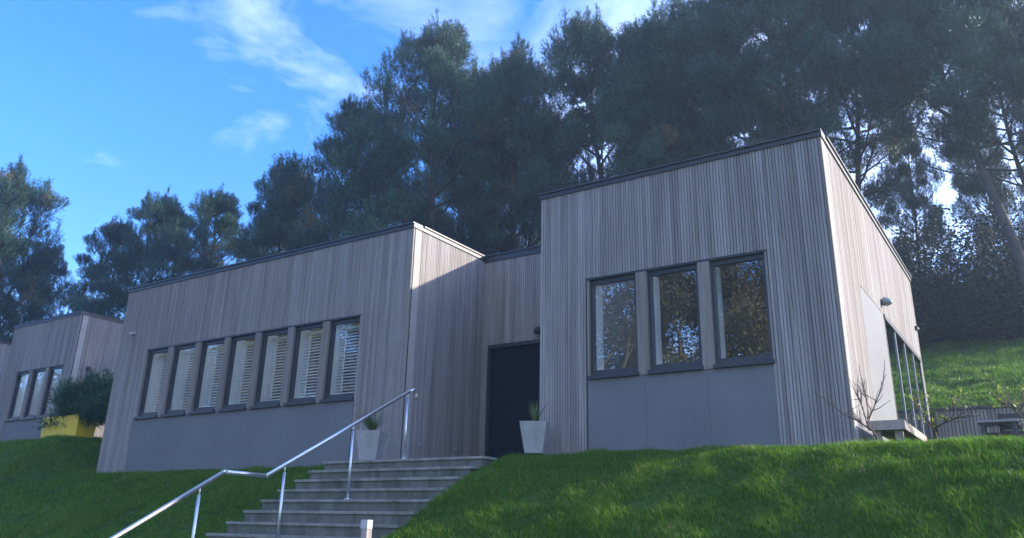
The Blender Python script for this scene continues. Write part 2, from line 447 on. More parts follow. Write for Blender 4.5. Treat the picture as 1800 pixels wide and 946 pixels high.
win_b = make_window(True); win_p = make_window(False)
used = {'b': False, 'p': False}
def put_window(x, y, z, blind, parent):
    k = 'b' if blind else 'p'; src = win_b if blind else win_p
    o = copy_tree(src) if used[k] else src
    used[k] = True
    o.parent = parent; o.location = (x, y, z)
    return o
def window_row(x0, n, y, z, blind, parent, w=WW, post=0.1575):
    for k in range(n):
        put_window(x0 + k * (w + post), y, z, blind, parent)
        if k < n - 1:
            m = MB(); a = x0 + k * (w + post) + w
            m.box(a + 0.002, a + post - 0.002, y + 0.004, y + 0.20, z + 0.0, z + WH, random.uniform(0.4, 0.8)); m.build('post', M['post'], parent)
    m = MB()   # side reveals and head of the whole opening
    e = x0 + n * w + (n - 1) * post
    m.box(x0 - 0.030, x0 - 0.002, y + 0.006, y + 0.20, z, z + WH, 0.6); m.build('reveal', M['post'], parent)
    m = MB(); m.box(e + 0.002, e + 0.030, y + 0.006, y + 0.20, z, z + WH, 0.5)
    m.build('reveal', M['post'], parent)
    m = MB(); m.box(x0 - 0.03, e + 0.03, y + 0.008, y + 0.20, z + WH + 0.002, z + WH + 0.03, 0.5); m.build('window_head', M['frame'], parent)

def fascia_strip(wall, z, parent, u0=0.0, u1=None, h=0.062, ext=0.02):
    m = MB(); u1 = wall.L if u1 is None else u1
    wall.box(m, u0, u1, -0.22, ext, z - h, z)
    wall.box(m, u0, u1, -0.20, ext + 0.022, z + 0.0015, z + 0.026)
    m.build('fascia', M['fascia'], parent)

def block(parent, x0, x1, yf, yb, z0, zr, front_ops, right_ops=(), left=True, right=True, core=True):
    """one flat-roofed timber volume"""
    wf = Wall((x0, yf, 0), (1, 0, 0), (0, -1, 0), x1 - x0)
    clad(wf, z0, zr - 0.06, [(a - x0, b - x0, c, d) for a, b, c, d in front_ops], parent, core=core)
    fascia_strip(wf, zr, parent, -0.02, wf.L + 0.02)
    wr = Wall((x1, yf + 0.026, 0), (0, 1, 0), (1, 0, 0), yb - yf - 0.026)
    clad(wr, z0, zr - 0.06, [(a - yf - 0.026, b - yf - 0.026, c, d) for a, b, c, d in right_ops], parent, core=core)
    fascia_strip(wr, zr, parent, 0.2, wr.L)
    if left:
        wl = Wall((x0, yb, 0), (0, -1, 0), (-1, 0, 0), yb - yf - 0.026)
        clad(wl, z0, zr - 0.06, [], parent, pitch=0.08, core=core); fascia_strip(wl, zr, parent, 0.0, wl.L - 0.2)
    m = MB(); m.box(x0 + 0.05, x1 - 0.05, yb - 0.2, yb, z0, zr - 0.06); m.build('back_wall', M['room'], parent)
    m = MB()
    for a, b in (((x0 + 0.06, yf + 0.06), (x1 - 0.06, yf + 0.26)), ((x0 + 0.06, yf + 2.3), (x1 - 0.06, yb - 0.02)), ((x0 + 0.06, yf + 0.261), (x0 + 0.3, yf + 2.299)), ((x1 - 0.3, yf + 0.261), (x1 - 0.06, yf + 2.299))):
        m.box(a[0], b[0], a[1], b[1], zr - 0.30, zr - 0.08)
    m.build('roof', M['roof'], parent)
    m = MB(); m.box(x0 + 0.305, x1 - 0.305, yf + 0.266, yf + 2.294, zr - 0.14, zr - 0.125); m.build('added_rooflight', M['glass'], parent)  # unseen glazed roof opening, added to bring daylight onto the blinds and jambs
    m = MB(); m.box(x0 + 0.06, x1 - 0.06, yf + 0.06, yb - 0.02, z0 - 0.1, z0 + 0.06); m.build('floor_slab', M['room'], parent)

lodge = empty('timber_building', (0, 0, 0))
tag(lodge, 'large flat roofed building clad in grey vertical timber battens above the steps', 'building')
AX0, AX1 = -15.03, -15.03 + 7 * WW + 6 * 0.1575
BX0 = -4.975; BX1 = BX0 + 3 * WW + 2 * 0.1575
# left volume
block(lodge, XA0, XA1, YA, YBACK, 0.74, ZR, [(AX0 - 0.03, AX1 + 0.03, W0, W1 + 0.03), (AX0 - 0.09, AX1 + 0.01, 0.0, W0)])
window_row(AX0, 7, YA, W0, True, lodge)
def sheets(x0, x1, y, z0, z1, n, parent):
    for k in range(n):
        a = x0 + (x1 - x0) * k / n; b = x0 + (x1 - x0) * (k + 1) / n
        m = MB(); m.box(a + 0.0012, b - 0.0012, y + 0.012, y + 0.05, z0, z1, random.random()); m.build('panel', M['panel'], parent)
sheets(AX0 - 0.088, AX1 + 0.008, YA, 0.70, W0 - 0.004, 5, lodge)
m = MB(); m.box(AX0 - 0.088, AX1 + 0.008, YA + 0.052, YA + 0.20, 0.70, W0 - 0.004); m.build('inner_wall', M['room'], lodge)
# right volume
block(lodge, XB0, XB1, YB, YBACK, 0.74, ZR, [(BX0 - 0.03, BX1 + 0.03, W0, W1 + 0.03), (BX0 - 0.035, BX1 + 0.015, 0.0, W0)],
      [(10.87, 16.2, 0.0, 3.12)])
window_row(BX0, 3, YB, W0, False, lodge)
sheets(BX0 - 0.033, BX1 + 0.013, YB, 0.70, W0 - 0.004, 3, lodge)
m = MB(); m.box(BX0 - 0.033, BX1 + 0.013, YB + 0.052, YB + 0.20, 0.70, W0 - 0.004); m.build('inner_wall', M['room'], lodge)
# cover strip over the joint in the right front wall (slightly out of plumb, as built)
m = MB(); m.quadbox([(-2.225, YB - 0.012, 0.74), (-2.195, YB - 0.012, 0.74), (-2.195, YB + 0.001, 0.74), (-2.225, YB + 0.001, 0.74),
                     (-2.38, YB - 0.012, 4.1), (-2.355, YB - 0.012, 4.1), (-2.355, YB + 0.001, 4.1), (-2.38, YB + 0.001, 4.1)], 0.62)
m.build('cover_strip', M['timber'], lodge)
# corner boards
for x, y, s in ((XB1, YB, 1), (XA1, YA, 1)):
    m = MB(); m.box(x - 0.026, x + 0.003, y - 0.003, y + 0.024, 0.74, ZR - 0.077, 0.9); m.build('corner_board', M['post'], lodge)
# glazed garden side
m = MB(); m.box(XB1 - 0.05, XB1 - 0.006, 10.873, 12.56, 0.74, 3.117); p = m.build('panel', M['lightpanel'], lodge); p['label'] = 'pale grey flat panel beside the glass doors'
m = MB(); m.box(XB1 - 0.20, XB1 - 0.052, 10.873, 12.56, 0.74, 3.117); m.build('inner_wall', M['room'], lodge)
m = MB()
m.box(XB1 - 0.12, XB1 + 0.012, 12.563, 16.197, 3.05, 3.118)
gd = m.build('glazed_door', M['frame'], lodge)
m = MB(); m.box(XB1 - 0.12, XB1 + 0.004, 12.563, 16.197, 0.80, 0.90); m.build('threshold', M['frame'], gd)
yy = [12.6, 13.5, 14.4, 15.3, 16.16]
for k, y in enumerate(yy):
    m = MB(); m.box(XB1 - 0.10, XB1 - 0.004, y - 0.024, y + 0.024, 0.902, 3.048); m.build('mullion', M['lampgrey'] if 0 < k < 4 else M['frame'], gd)
for a, b in zip(yy[:-1], yy[1:]):
    m = MB(); m.box(XB1 - 0.026, XB1 - 0.018, a + 0.026, b - 0.026, 0.904, 3.046); m.build('pane', M['glass_door'], gd)
# recessed entrance between the two volumes
wc = Wall((XA1 + 0.004, YC, 0), (1, 0, 0), (0, -1, 0), XB0 - XA1 - 0.008)
DX0, DX1, DZ = -8.0, -6.05, 3.055
clad(wc, 0.74, ZR - 0.06, [(DX0 - XA1, DX1 - XA1, 0.0, DZ)], lodge)
fascia_strip(wc, ZR, lodge, 0.02, wc.L - 0.02, 0.10)
m = MB(); m.box(XA1, XB0, YC + 0.06, YBACK, ZR - 0.30, ZR - 0.08); m.build('roof', M['roof'], lodge)
m = MB(); m.box(DX0, DX0 + 0.06, YC - 0.015, YC + 0.12, 0.86, DZ - 0.002); m.box(DX1 - 0.06, DX1, YC - 0.015, YC + 0.12, 0.86, DZ - 0.002)
m.box(DX0 + 0.06, DX1 - 0.06, YC - 0.014, YC + 0.12, DZ - 0.07, DZ - 0.002)
dr = m.build('door', M['frame'], lodge)
m = MB(); m.box(DX0 + 0.062, -7.03, YC + 0.05, YC + 0.10, 0.87, DZ - 0.072); m.build('door_leaf', M['door'], dr, bevel=0.004)
m = MB(); m.box(-7.026, DX1 - 0.062, YC + 0.05, YC + 0.10, 0.87, DZ - 0.072); m.build('door_leaf', M['door'], dr, bevel=0.004)
m = MB(); m.tube([(-7.09, YC + 0.02, 1.75), (-7.09, YC + 0.02, 2.05)], 0.012); m.build('handle', M['black'], dr)
# small wall vents in the return wall
for y in (9.83, 10.73):
    m = MB(); m.tube([(XA1 - 0.005, y, 1.215), (XA1 + 0.022, y, 1.215)], 0.032, 12); m.tube([(XA1 + 0.022, y, 1.215), (XA1 + 0.03, y, 1.215)], [0.024, 0.016], 12)
    m.build('wall_vent', M['lampgrey'], lodge)

# second building, further up the slope on the left
dZ = 0.664
cabin = empty('timber_cabin', (0, 0, 0))
tag(cabin, 'smaller timber clad building behind the yellow planter, left of the large one', 'building')
CX0, CX1, CYF = -25.06, -21.508, 11.30
CW0 = -24.36
block(cabin, CX0, CX1, CYF, 17.5, 1.6, ZR + dZ, [(CW0 - 0.03, CW0 + 3 * WW + 2 * 0.1575 + 0.03, W0 + dZ, W1 + dZ + 0.03), (CW0 - 0.06, CW0 + 3 * WW + 2 * 0.1575 + 0.03, 0.0, W0 + dZ)])
window_row(CW0, 3, CYF, W0 + dZ, False, cabin)
sheets(CW0 - 0.058, CW0 + 2.445, CYF, 1.5, W0 + dZ - 0.004, 3, cabin)
m = MB(); m.box(CW0 - 0.058, CW0 + 2.445, CYF + 0.052, CYF + 0.2, 1.5, W0 + dZ - 0.004); m.build('inner_wall', M['room'], cabin)
m = MB(); m.tube([(CX1 - 0.01, 11.75, 3.9), (CX1 + 0.05, 11.75, 3.9)], 0.035, 10); m.tube([(CX1 + 0.05, 11.75, 3.93), (CX1 + 0.055, 11.75, 3.80)], 0.03, 10); m.build('wall_spotlight', M['black'], cabin)
# rear block of the cabin, its roof just shows above
block(cabin, -33.0, -25.5, 17.9, 22.5, 2.6, 7.55, [])
# third building at the left edge
far = empty('timber_cabin', (0, 0, 0))
tag(far, 'timber clad building cut off by the left edge of the photo', 'building')
block(far, -35.2, -31.17, 12.6, 18.5, 2.0, 6.05, [])

# ------------------------------------------------------------------ fixtures on the walls
def wall_lamp(name, loc, axis_, label, mat, s=1.0):
    r = empty(name, loc)
    tag(r, label, 'wall lamp')
    a = Vector(axis_)
    m = MB(); m.tube([Vector((0, 0, 0)), a * 0.03 * s], 0.055 * s, 16); m.build('back_plate', mat, r, True)
    m = MB()
    prof = [(0.0, 0.10), (0.05, 0.105), (0.10, 0.095), (0.16, 0.07), (0.20, 0.03)]
    m.tube([a * (0.03 + d) * s + Vector((0, 0, -0.25 * d)) * s for d, _ in prof], [q * s for _, q in prof], 16); m.build('lamp_hood', mat, r, True)
    m = MB(); m.tube([a * 0.10 * s + Vector((0, 0, -0.06)) * s, a * 0.10 * s + Vector((0, 0, -0.12)) * s], 0.045 * s, 12); m.build('lamp_lens', M['opal'], r)
    return r
wall_lamp('wall_lamp', (XB1, 12.52, 3.30), (1, 0, 0), 'grey hooded wall lamp on the sunlit side wall above the glass doors', M['lampgrey'], 0.62)
wall_lamp('wall_lamp', (-6.93, YC, 3.19), (0, -1, 0), 'small black wall lamp above the dark entrance door', M['black'], 0.75)
r = empty('motion_sensor', (XB1, 16.10, 3.66)); tag(r, 'tiny dark sensor box at the rear end of the sunlit side wall', 'sensor')
m = MB(); m.box(0, 0.05, -0.035, 0.035, -0.04, 0.04); m.build('sensor_body', M['black'], r, bevel=0.006)
m = MB(); m.tube([(0.05, 0, -0.01), (0.065, 0, -0.02)], [0.025, 0.01], 10); m.build('sensor_lens', M['opal'], r)
r = empty('security_camera', (-15.58, YA, 3.69)); tag(r, 'small pale camera high on the left front wall near its corner', 'camera')
m = MB(); m.tube([(0, 0, 0), (0, -0.03, 0)], 0.035, 12); m.build('camera_base', M['opal'], r)
m = MB(); m.tube([(0, -0.03, 0), (0.01, -0.07, -0.012), (0.03, -0.12, -0.03)], [0.012, 0.028, 0.028], 12); m.build('camera_body', M['opal'], r, True)

# ------------------------------------------------------------------ stairs, paving
m = MB(); m.box(STX0, STX1, STY + 0.302, YA - 0.02, 0.35, STZ - 0.006); m.box(XA1 + 0.03, XB0 - 0.03, YA - 0.02, YC + 0.05, 0.35, STZ - 0.006)
p = m.build('paving', M['paving']); tag(p, 'grey paving in front of the entrance door', 'paving', kind='structure')
stairs = empty('concrete_stairs', ((STX0 + STX1) / 2, STY, STZ))
tag(stairs, 'wide weathered concrete steps climbing the bank to the dark door', 'stairs')
o0 = Vector(stairs.location)
def step(k, y, z, depth):
    m = MB()
    j = random.uniform(-0.012, 0.012)
    m.box(STX0 - o0.x + 0.02 + j, STX1 - o0.x - 0.03, y - o0.y + 0.022, y - o0.y + depth + 0.02, z - o0.z - 0.50, z - o0.z - 0.036)
    s = m.build('step', M['step'], stairs)
    m = MB(); m.box(STX0 - o0.x + j, STX1 - o0.x + random.uniform(-0.01, 0.01), y - o0.y, y - o0.y + depth + 0.02, z - o0.z - 0.034, z - o0.z)
    m.build('tread', M['nosing'], s, bevel=0.005)
y, z = STY, STZ
for k in range(9):
    step(k, y, z, STT if k else 0.28)
    y -= STT; z -= STR
step(9, 5.44, z, 0.58)        # landing
y = 5.44
for k in range(8):
    y -= 0.245; z -= 0.142
    step(10 + k, y, z, 0.245)
m = MB(); m.box(-9.4, -4.4, -2.0, y - 0.01, -1.66, -1.575); p = m.build('path', M['paving']); tag(p, 'concrete path at the foot of the steps', 'path', kind='structure')

# handrail down the middle
HX = -7.2
rail = empty('handrail', (HX, STY, STZ))
tag(rail, 'brushed steel handrail running down the middle of the concrete steps', 'handrail')
h0 = Vector(rail.location)
rp = [(HX, 8.545, 1.655), (HX, 8.548, 1.72), (HX, 8.53, 1.765), (HX, 8.49, 1.79), (HX, 8.40, 1.755), (HX, 6.115, 0.501), (HX, 5.563, 0.507), (HX, 3.30, -0.835), (HX, 2.9, -0.84)]
m = MB()
m.tube([Vector(q) - h0 for q in rp[:5]], 0.022, 14)
m.tube([Vector(q) - h0 for q in rp[4:6]], 0.022, 14); m.tube([Vector(q) - h0 for q in rp[5:7]], 0.022, 14); m.tube([Vector(q) - h0 for q in rp[6:8]], 0.022, 14)
for q in rp[5:7]:
    w = Vector(q) - h0
    m.tube([w + Vector((0, -0.022, -0.008)), w + Vector((0, 0.022, 0.008))], 0.0225, 14)
m.build('rail', M['steel'], rail, True)
def rail_z(y):
    pts = sorted([(q[1], q[2]) for q in rp[4:8]])
    for (a, za), (b, zb) in zip(pts[:-1], pts[1:]):
        if a <= y <= b: return za + (zb - za) * (y - a) / (b - a)
    return pts[0][1]
for y, zb in ((8.372, STZ), (7.386, STZ - 4 * STR + 0.138 * 0), (6.365, STZ - 8 * STR), (5.300, -0.53), (4.2, -1.0 - 0.1)):
    y -= h0.y
    zt = rail_z(y + h0.y) - h0.z; b = zb - h0.z
    m = MB(); m.tube([(0, y, b - 0.02), (0, y, zt - 0.085)], 0.017, 12); m.tube([(0, y, zt - 0.085), (0, y, zt - 0.015)], 0.010, 8)
    m.tube([(0, y, b), (0, y, b + 0.012)], 0.045, 14); m.build('post', M['steel'], rail, True)

# bollard light beside the landing
bl = empty('bollard_light', (-5.66, 6.10, -0.38)); tag(bl, 'small timber bollard light with pale head at the right edge of the steps', 'bollard light')
m = MB(); m.box(-0.036, 0.036, -0.036, 0.036, -0.05, 0.36, 0.7); m.build('post', M['bench'], bl, bevel=0.003)
m = MB(); m.box(-0.050, 0.038, -0.038, 0.038, 0.362, 0.445); m.build('lamp_head', M['opal'], bl, bevel=0.004)

# ------------------------------------------------------------------ planters
def spiky(name, loc, n, L, label, group=None, lean=0.6, wid=0.022):
    r = random.Random(int(abs(loc[0]) * 100)); V = []; Fc = []; C = []
    for k in range(n):
        a = r.uniform(0, 2 * math.pi); ln = L * r.uniform(0.6, 1.1); le = r.uniform(0.08, lean); w = wid * r.uniform(0.7, 1.2)
        px, py = -math.sin(a) * w / 2, math.cos(a) * w / 2; b = len(V); c = r.random()
        for t in (0, 0.35, 0.7, 1.0):
            rad = ln * (le * t + 0.35 * le * t * t); z = ln * (t - 0.35 * le * t * t); s = (1 - t) ** 0.6 if t < 1 else 0.05
            s = max(s, 0.06)
            cx, cy = math.cos(a) * (rad + 0.02), math.sin(a) * (rad + 0.02)
            V += [(cx - px * s, cy - py * s, z), (cx + px * s, cy + py * s, z)]; C += [c, c]
        for i in range(3): Fc.append((b + 2 * i, b + 2 * i + 1, b + 2 * i + 3, b + 2 * i + 2))
    o = mesh_np(name, V, Fc, M['yucca'], cols=C); o.location = loc
    return tag(o, label, 'plant', group)
def planter(loc, rz, label):
    r = empty('planter', loc, rz); tag(r, label, 'planter')
    m = MB(); m.frustum(0, 0, 0, 0.40, 0.23, 0.23, 0.36, 0.36); b = m.build('pot', M['pot'], r, bevel=0.008)
    m = MB(); m.frustum(0, 0, 0.401, 0.404, 0.30, 0.30, 0.30, 0.30); m.build('soil', M['soil'], r)
    return r
planter((-7.90, 8.47, STZ), math.radians(24), 'tapered pale concrete planter with spiky grass, behind the steel handrail')
spiky('spiky_plant', (-7.90, 8.47, STZ + 0.40), 110, 0.36, 'fine green spiky plant in the planter behind the steel handrail', lean=0.9, wid=0.012)
planter((-5.60, 9.06, STZ + 0.075), math.radians(24), 'tapered pale concrete planter standing beside the dark door')
spiky('spiky_plant', (-5.60, 9.06, STZ + 0.475), 26, 0.32, 'small green spiky plant in the planter beside the dark door', lean=0.75, wid=0.022)

# ------------------------------------------------------------------ foliage helpers
def unit(v): return v / (np.linalg.norm(v, axis=-1, keepdims=True) + 1e-9)
def shoots(P, D, rg, n=15, L=0.38, nl=0.15, nw=0.022, var=None):
    """needle shoots: at points P with axis D, n thin triangles each"""
    k = len(P)
    P = np.repeat(P, n, 0); A = np.repeat(D, n, 0); v = np.repeat(var, n)
    t = rg.uniform(-0.2, 1.0, len(P))
    R = unit(rg.standard_normal((len(P), 3)))
    R = unit(R - A * (R * A).sum(1, keepdims=True))
    sp = rg.uniform(0.35, 1.0, len(P))[:, None]
    d = unit(A * (1 - 0.45 * sp) + R * sp)
    base = P + A * (t * L)[:, None]
    w = unit(np.cross(d, unit(rg.standard_normal((len(P), 3))))) * (nw / 2)
    ln = nl * rg.uniform(0.7, 1.3, len(P))[:, None]
    V = np.stack([base - w, base + w, base + d * ln], 1).reshape(-1, 3)
    C = np.repeat(np.clip(v + 0.07 * rg.standard_normal(len(P)), 0, 1), 3)
    return V, np.arange(len(V)).reshape(-1, 3), C
def leaves(P, rg, size, var, elong=1.5):
    n = len(P)
    a = unit(rg.standard_normal((n, 3))); b = unit(np.cross(a, rg.standard_normal((n, 3))))
    s = size * rg.uniform(0.6, 1.3, n)[:, None]
    V = np.stack([P - a * s * elong / 2, P + b * s / 2, P + a * s * elong / 2, P - b * s / 2], 1).reshape(-1, 3)
    return V, np.arange(4 * n).reshape(-1, 4), np.repeat(np.clip(var, 0, 1), 4)
def curve_pts(p0, d0, L, n, up, rg, wig=0.12):
    pts = [np.array(p0, float)]; d = unit(np.array(d0, float))
    for i in range(n):
        d = unit(d + np.array([0, 0, up / n]) + rg.standard_normal(3) * wig)
        pts.append(pts[-1] + d * L / n)
    return np.array(pts)

TOPS = {}
def make_pine(seed, H, spread, base=0.34, dens=1.0, lean=0.0, nlimb=34):
    rg = np.random.default_rng(seed)
    wood = MB(); P, D, VR = [], [], []
    tr = [np.zeros(3)]; d = unit(np.array([lean, -0.02, 1.0]))
    nt = 12
    for i in range(nt):
        d = unit(d + rg.standard_normal(3) * 0.045 + np.array([0, 0, 0.04])); tr.append(tr[-1] + d * H / nt)
    tr = np.array(tr); tr *= H / tr[-1][2]
    rad = 0.011 * H * (1 - np.linspace(0, 1, nt + 1)) ** 0.8 + 0.02
    wood.tube(tr, list(rad), 8, 0.5)
    at = lambda f: np.array([np.interp(f, np.linspace(0, 1, nt + 1), tr[:, i]) for i in range(3)])
    az = rg.uniform(0, 6.28)
    for i in range(nlimb):
        f = base * 0.75 + (0.985 - base * 0.75) * (i / (nlimb - 1)) ** 0.85
        az += 2.399 + rg.uniform(-0.5, 0.5)
        u = (f - base) / (1 - base)
        bare = f < base
        prof = max(0.20, (1 - u) ** 0.55 * (0.75 + 0.25 * min(1, u * 3))) if u > 0 else 0.55
        L = spread * prof * rg.uniform(0.7, 1.15)
        el = rg.uniform(0.05, 0.5) + 0.6 * max(u, 0)
        d0 = np.array([math.cos(az) * math.cos(el), math.sin(az) * math.cos(el), math.sin(el)])
        lp = curve_pts(at(f), d0, L, 6, 0.55, rg, 0.10)
        r0 = 0.012 * L + 0.02
        wood.tube(lp, list(np.linspace(r0, 0.012, 7)), 5, 0.5, False)
        if bare:
            for q in range(4):
                s = lp[rg.integers(2, 6)]; w = curve_pts(s, unit(d0 + rg.standard_normal(3) * 0.8), L * 0.35, 3, 0.2, rg, 0.2)
                wood.tube(w, [0.016, 0.012, 0.009, 0.005], 4, 0.5, False)
            if rg.random() < 0.6: continue
        nb = int(2 + L * 1.1)
        hue0 = rg.uniform(-0.08, 0.08)
        for q in range(nb):
            tpos = rg.uniform(0.35, 1.0) if q else 1.0
            s = np.array([np.interp(tpos, np.linspace(0, 1, 7), lp[:, c]) for c in range(3)])
            hue = hue0 + rg.uniform(-0.20, 0.18)
            side = unit(rg.standard_normal(3) * 0.8 + d0 * 0.9 + np.array([0, 0, 0.55]))
            bl_ = rg.uniform(0.5, 1.25) * (0.55 + 0.16 * L)
            w = curve_pts(s, side, bl_, 4, 0.7, rg, 0.15)
            wood.tube(w, [0.018, 0.015, 0.012, 0.009, 0.006], 4, 0.5, False)
            ns = int(66 * dens * rg.uniform(0.7, 1.3))
            rr = rg.uniform(0.34, 0.70) * (0.75 + 0.08 * L)
            sp_ = unit(rg.standard_normal((ns, 3)) + np.array([0, 0, 0.35])) * rg.uniform(0.55, 1.0, (ns, 1)) ** 0.5
            P.append(w[2 + (q % 3)] + sp_ * np.array([rr, rr, rr * 0.62])); dd = unit(sp_ * 0.75 + side * 0.25 + np.array([0, 0, 0.85]) + rg.standard_normal((ns, 3)) * 0.2); D.append(dd)
            if rg.random() < 0.5:
                h_ = rg.uniform(0.45, 0.95); k_ = int(9 + 10 * h_)
                b_ = w[2 + (q % 3)] + np.array([rg.uniform(-.3, .3), rg.uniform(-.3, .3), rr * 0.45])
                tz = rg.uniform(0, 1, k_)[:, None]
                P.append(b_ + tz * np.array([0, 0, h_]) + rg.standard_normal((k_, 3)) * 0.05); D.append(unit(np.array([0, 0, 1.0]) + rg.standard_normal((k_, 3)) * 0.25)); VR.append(np.clip(0.58 + hue + 0.08 * rg.standard_normal(k_), 0, 0.9))
            v = 0.44 + hue + 0.11 * rg.standard_normal(ns)
            if rg.random() < 0.012: v = np.full(ns, 0.99)
            VR.append(np.minimum(v, 0.90) if v[0] < 0.95 else v)
    # leaders at the top
    top = tr[-1]
    for q in range(7):
        s = top + np.array([rg.uniform(-0.8, 0.8), rg.uniform(-0.8, 0.8), -rg.uniform(0.2, 1.2)]) * (0 if q == 0 else 1)
        w = curve_pts(s, (0, 0, 1), rg.uniform(0.7, 1.3), 3, 0.3, rg, 0.05)
        wood.tube(w, [0.018, 0.014, 0.01, 0.006], 4, 0.5, False)
        ns = 26; tt = rg.uniform(0, 1, ns); c = np.stack([np.interp(tt, np.linspace(0, 1, 4), w[:, k]) for k in range(3)], 1)
        P.append(c + rg.standard_normal((ns, 3)) * 0.06); D.append(unit(np.array([0, 0, 1]) + rg.standard_normal((ns, 3)) * 0.3)); VR.append(0.62 + 0.1 * rg.standard_normal(ns))
    P = np.concatenate(P); D = np.concatenate(D); VR = np.concatenate(VR)
    V, Fc, C = shoots(P, D, rg, var=VR)
    root = empty('pine_tree'); TOPS[root.name] = tr[-1][:2].copy()
    wood.build('trunk', M['bark'], root, True)
    mesh_np('crown', V, Fc, M['pine'], root, C)
    return root

# ------------------------------------------------------------------ camera maths (photo pixels -> rays), used to set out trees
CAMF, CCX, CCY = 1412.5579, 900.0, 438.21
yaw, pit, rol = 0.5864, 0.3363, 0.0225
Fh = np.array([-math.sin(yaw), math.cos(yaw), 0]); Rh = np.array([math.cos(yaw), math.sin(yaw), 0]); Up = np.array([0, 0, 1.0])
F2 = Fh * math.cos(pit) + Up * math.sin(pit); U2 = Up * math.cos(pit) - Fh * math.sin(pit)
R3 = Rh * math.cos(rol) + U2 * math.sin(rol); U3 = U2 * math.cos(rol) - Rh * math.sin(rol)
def at_y(px, py, Y):
    d = F2 + R3 * (px - CCX) / CAMF + U3 * (CCY - py) / CAMF
    return d * (Y / d[1])

PH = 15.0
protos = [make_pine(101, PH, 5.2, 0.24, 1.0, 0.03, 44), make_pine(202, PH, 5.0, 0.50, 1.1, -0.12, 42), make_pine(303, PH, 5.8, 0.20, 1.0, 0.06, 48), make_pine(404, PH, 4.4, 0.47, 1.05, 0.14, 42)]
taken = [False] * 4
# (px, py of the top, distance Y, prototype, extra width, turn, label)
pines = [
    (25, 300, 17.0, 2, 1.1, 0.4, 'pine tree rising behind the cut off building at the left edge'),
    (95, 430, 19.5, 2, 0.8, 2.0, 'second pine from the left edge, leaning over the cabin roof'),
    (215, 385, 21.0, 0, 1.1, 1.0, 'low pine with a thin open crown left of the main group'),
    (300, 345, 22.5, 2, 0.95, 3.6, 'sunlit olive tipped pine, third from the left end of the main group'),
    (385, 335, 24.0, 0, 1.15, 5.2, 'short pine tucked between the low open pines and the tall group'),
    (505, 282, 24.0, 0, 0.85, 0.9, 'broad dark pine above the middle of the left flat roof'),
    (640, 178, 25.0, 0, 1.05, 2.7, 'tall pine on the left shoulder of the main group'),
    (772, 48, 26.0, 0, 1.1, 4.4, 'tall pine whose spiky leader stands clear above the left roof corner'),
    (900, 92, 26.5, 2, 1.0, 0.2, 'pine with several upright tips above the recessed entrance'),
    (1025, 32, 27.0, 0, 1.1, 5.6, 'pine with a pointed top left of the white cloud'),
    (1120, 48, 29.0, 3, 1.1, 3.0, 'slim pine with gaps of sky through its lower branches'),
    (1240, 10, 27.5, 1, 1.1, 1.7, 'wide pine behind the left half of the right block'),
    (1345, -55, 27.0, 1, 1.15, 3.9, 'tallest leaning pine behind the roof of the right block'),
    (1480, -50, 27.5, 1, 1.05, 0.7, 'pine behind the top right corner of the right block'),
    (1600, -45, 28.0, 3, 1.2, 2.2, 'slim leaning pine beyond the sunlit side wall'),
    (1715, -15, 26.5, 1, 0.9, 4.9, 'narrow pine standing against the blue gap near the right edge'),
    (1825, 25, 26.0, 3, 0.95, 4.4, 'pine cut off by the right edge of the photo'),
    (700, 235, 33.0, 0, 1.0, 2.4, 'rear pine filling the gap behind the tall left shoulder pine'),
    (850, 130, 34.0, 2, 1.1, 0.6, 'rear pine filling the dark mass above the left roof corner'),
    (530, 300, 31.0, 0, 1.1, 2.0, 'rear pine low behind the broad dark pine of the left group'),
    (1590, 225, 31.5, 0, 0.8, 1.1, 'lower bushy pine beyond the rear end of the sunlit wall'),
    (1130, 120, 33.0, 2, 0.8, 3.3, 'lower rear pine in the gap right of the pointed pine'),
    (960, 190, 32.0, 2, 0.9, 2.9, 'lower rear pine behind the left edge of the right block'),
    (1690, 215, 33.0, 2, 0.8, 5.0, 'lower bushy pine beyond the leaning trunks at the right'),
    (1830, 190, 33.0, 0, 0.9, 4.2, 'lower pine at the right edge behind the trunks'),
]
for px, py, Y, k, wd, rz, lab in pines:
    p = at_y(px, py, Y); gz = float(ground_z(p[0], p[1]))
    o = protos[k] if not taken[k] else copy_tree(protos[k]); taken[k] = True
    s = (p[2] - gz) / (PH + 1.5); tx, ty = TOPS[protos[k].name] * s * wd * 0.92
    o.location = (p[0] - tx * math.cos(rz) + ty * math.sin(rz), p[1] - tx * math.sin(rz) - ty * math.cos(rz), gz - 0.1)
    o.scale = (s * wd * 0.92, s * wd * 0.92, s); o.rotation_euler = (0, 0, rz)
    tag(o, lab, 'tree', 'pine trees behind the buildings')

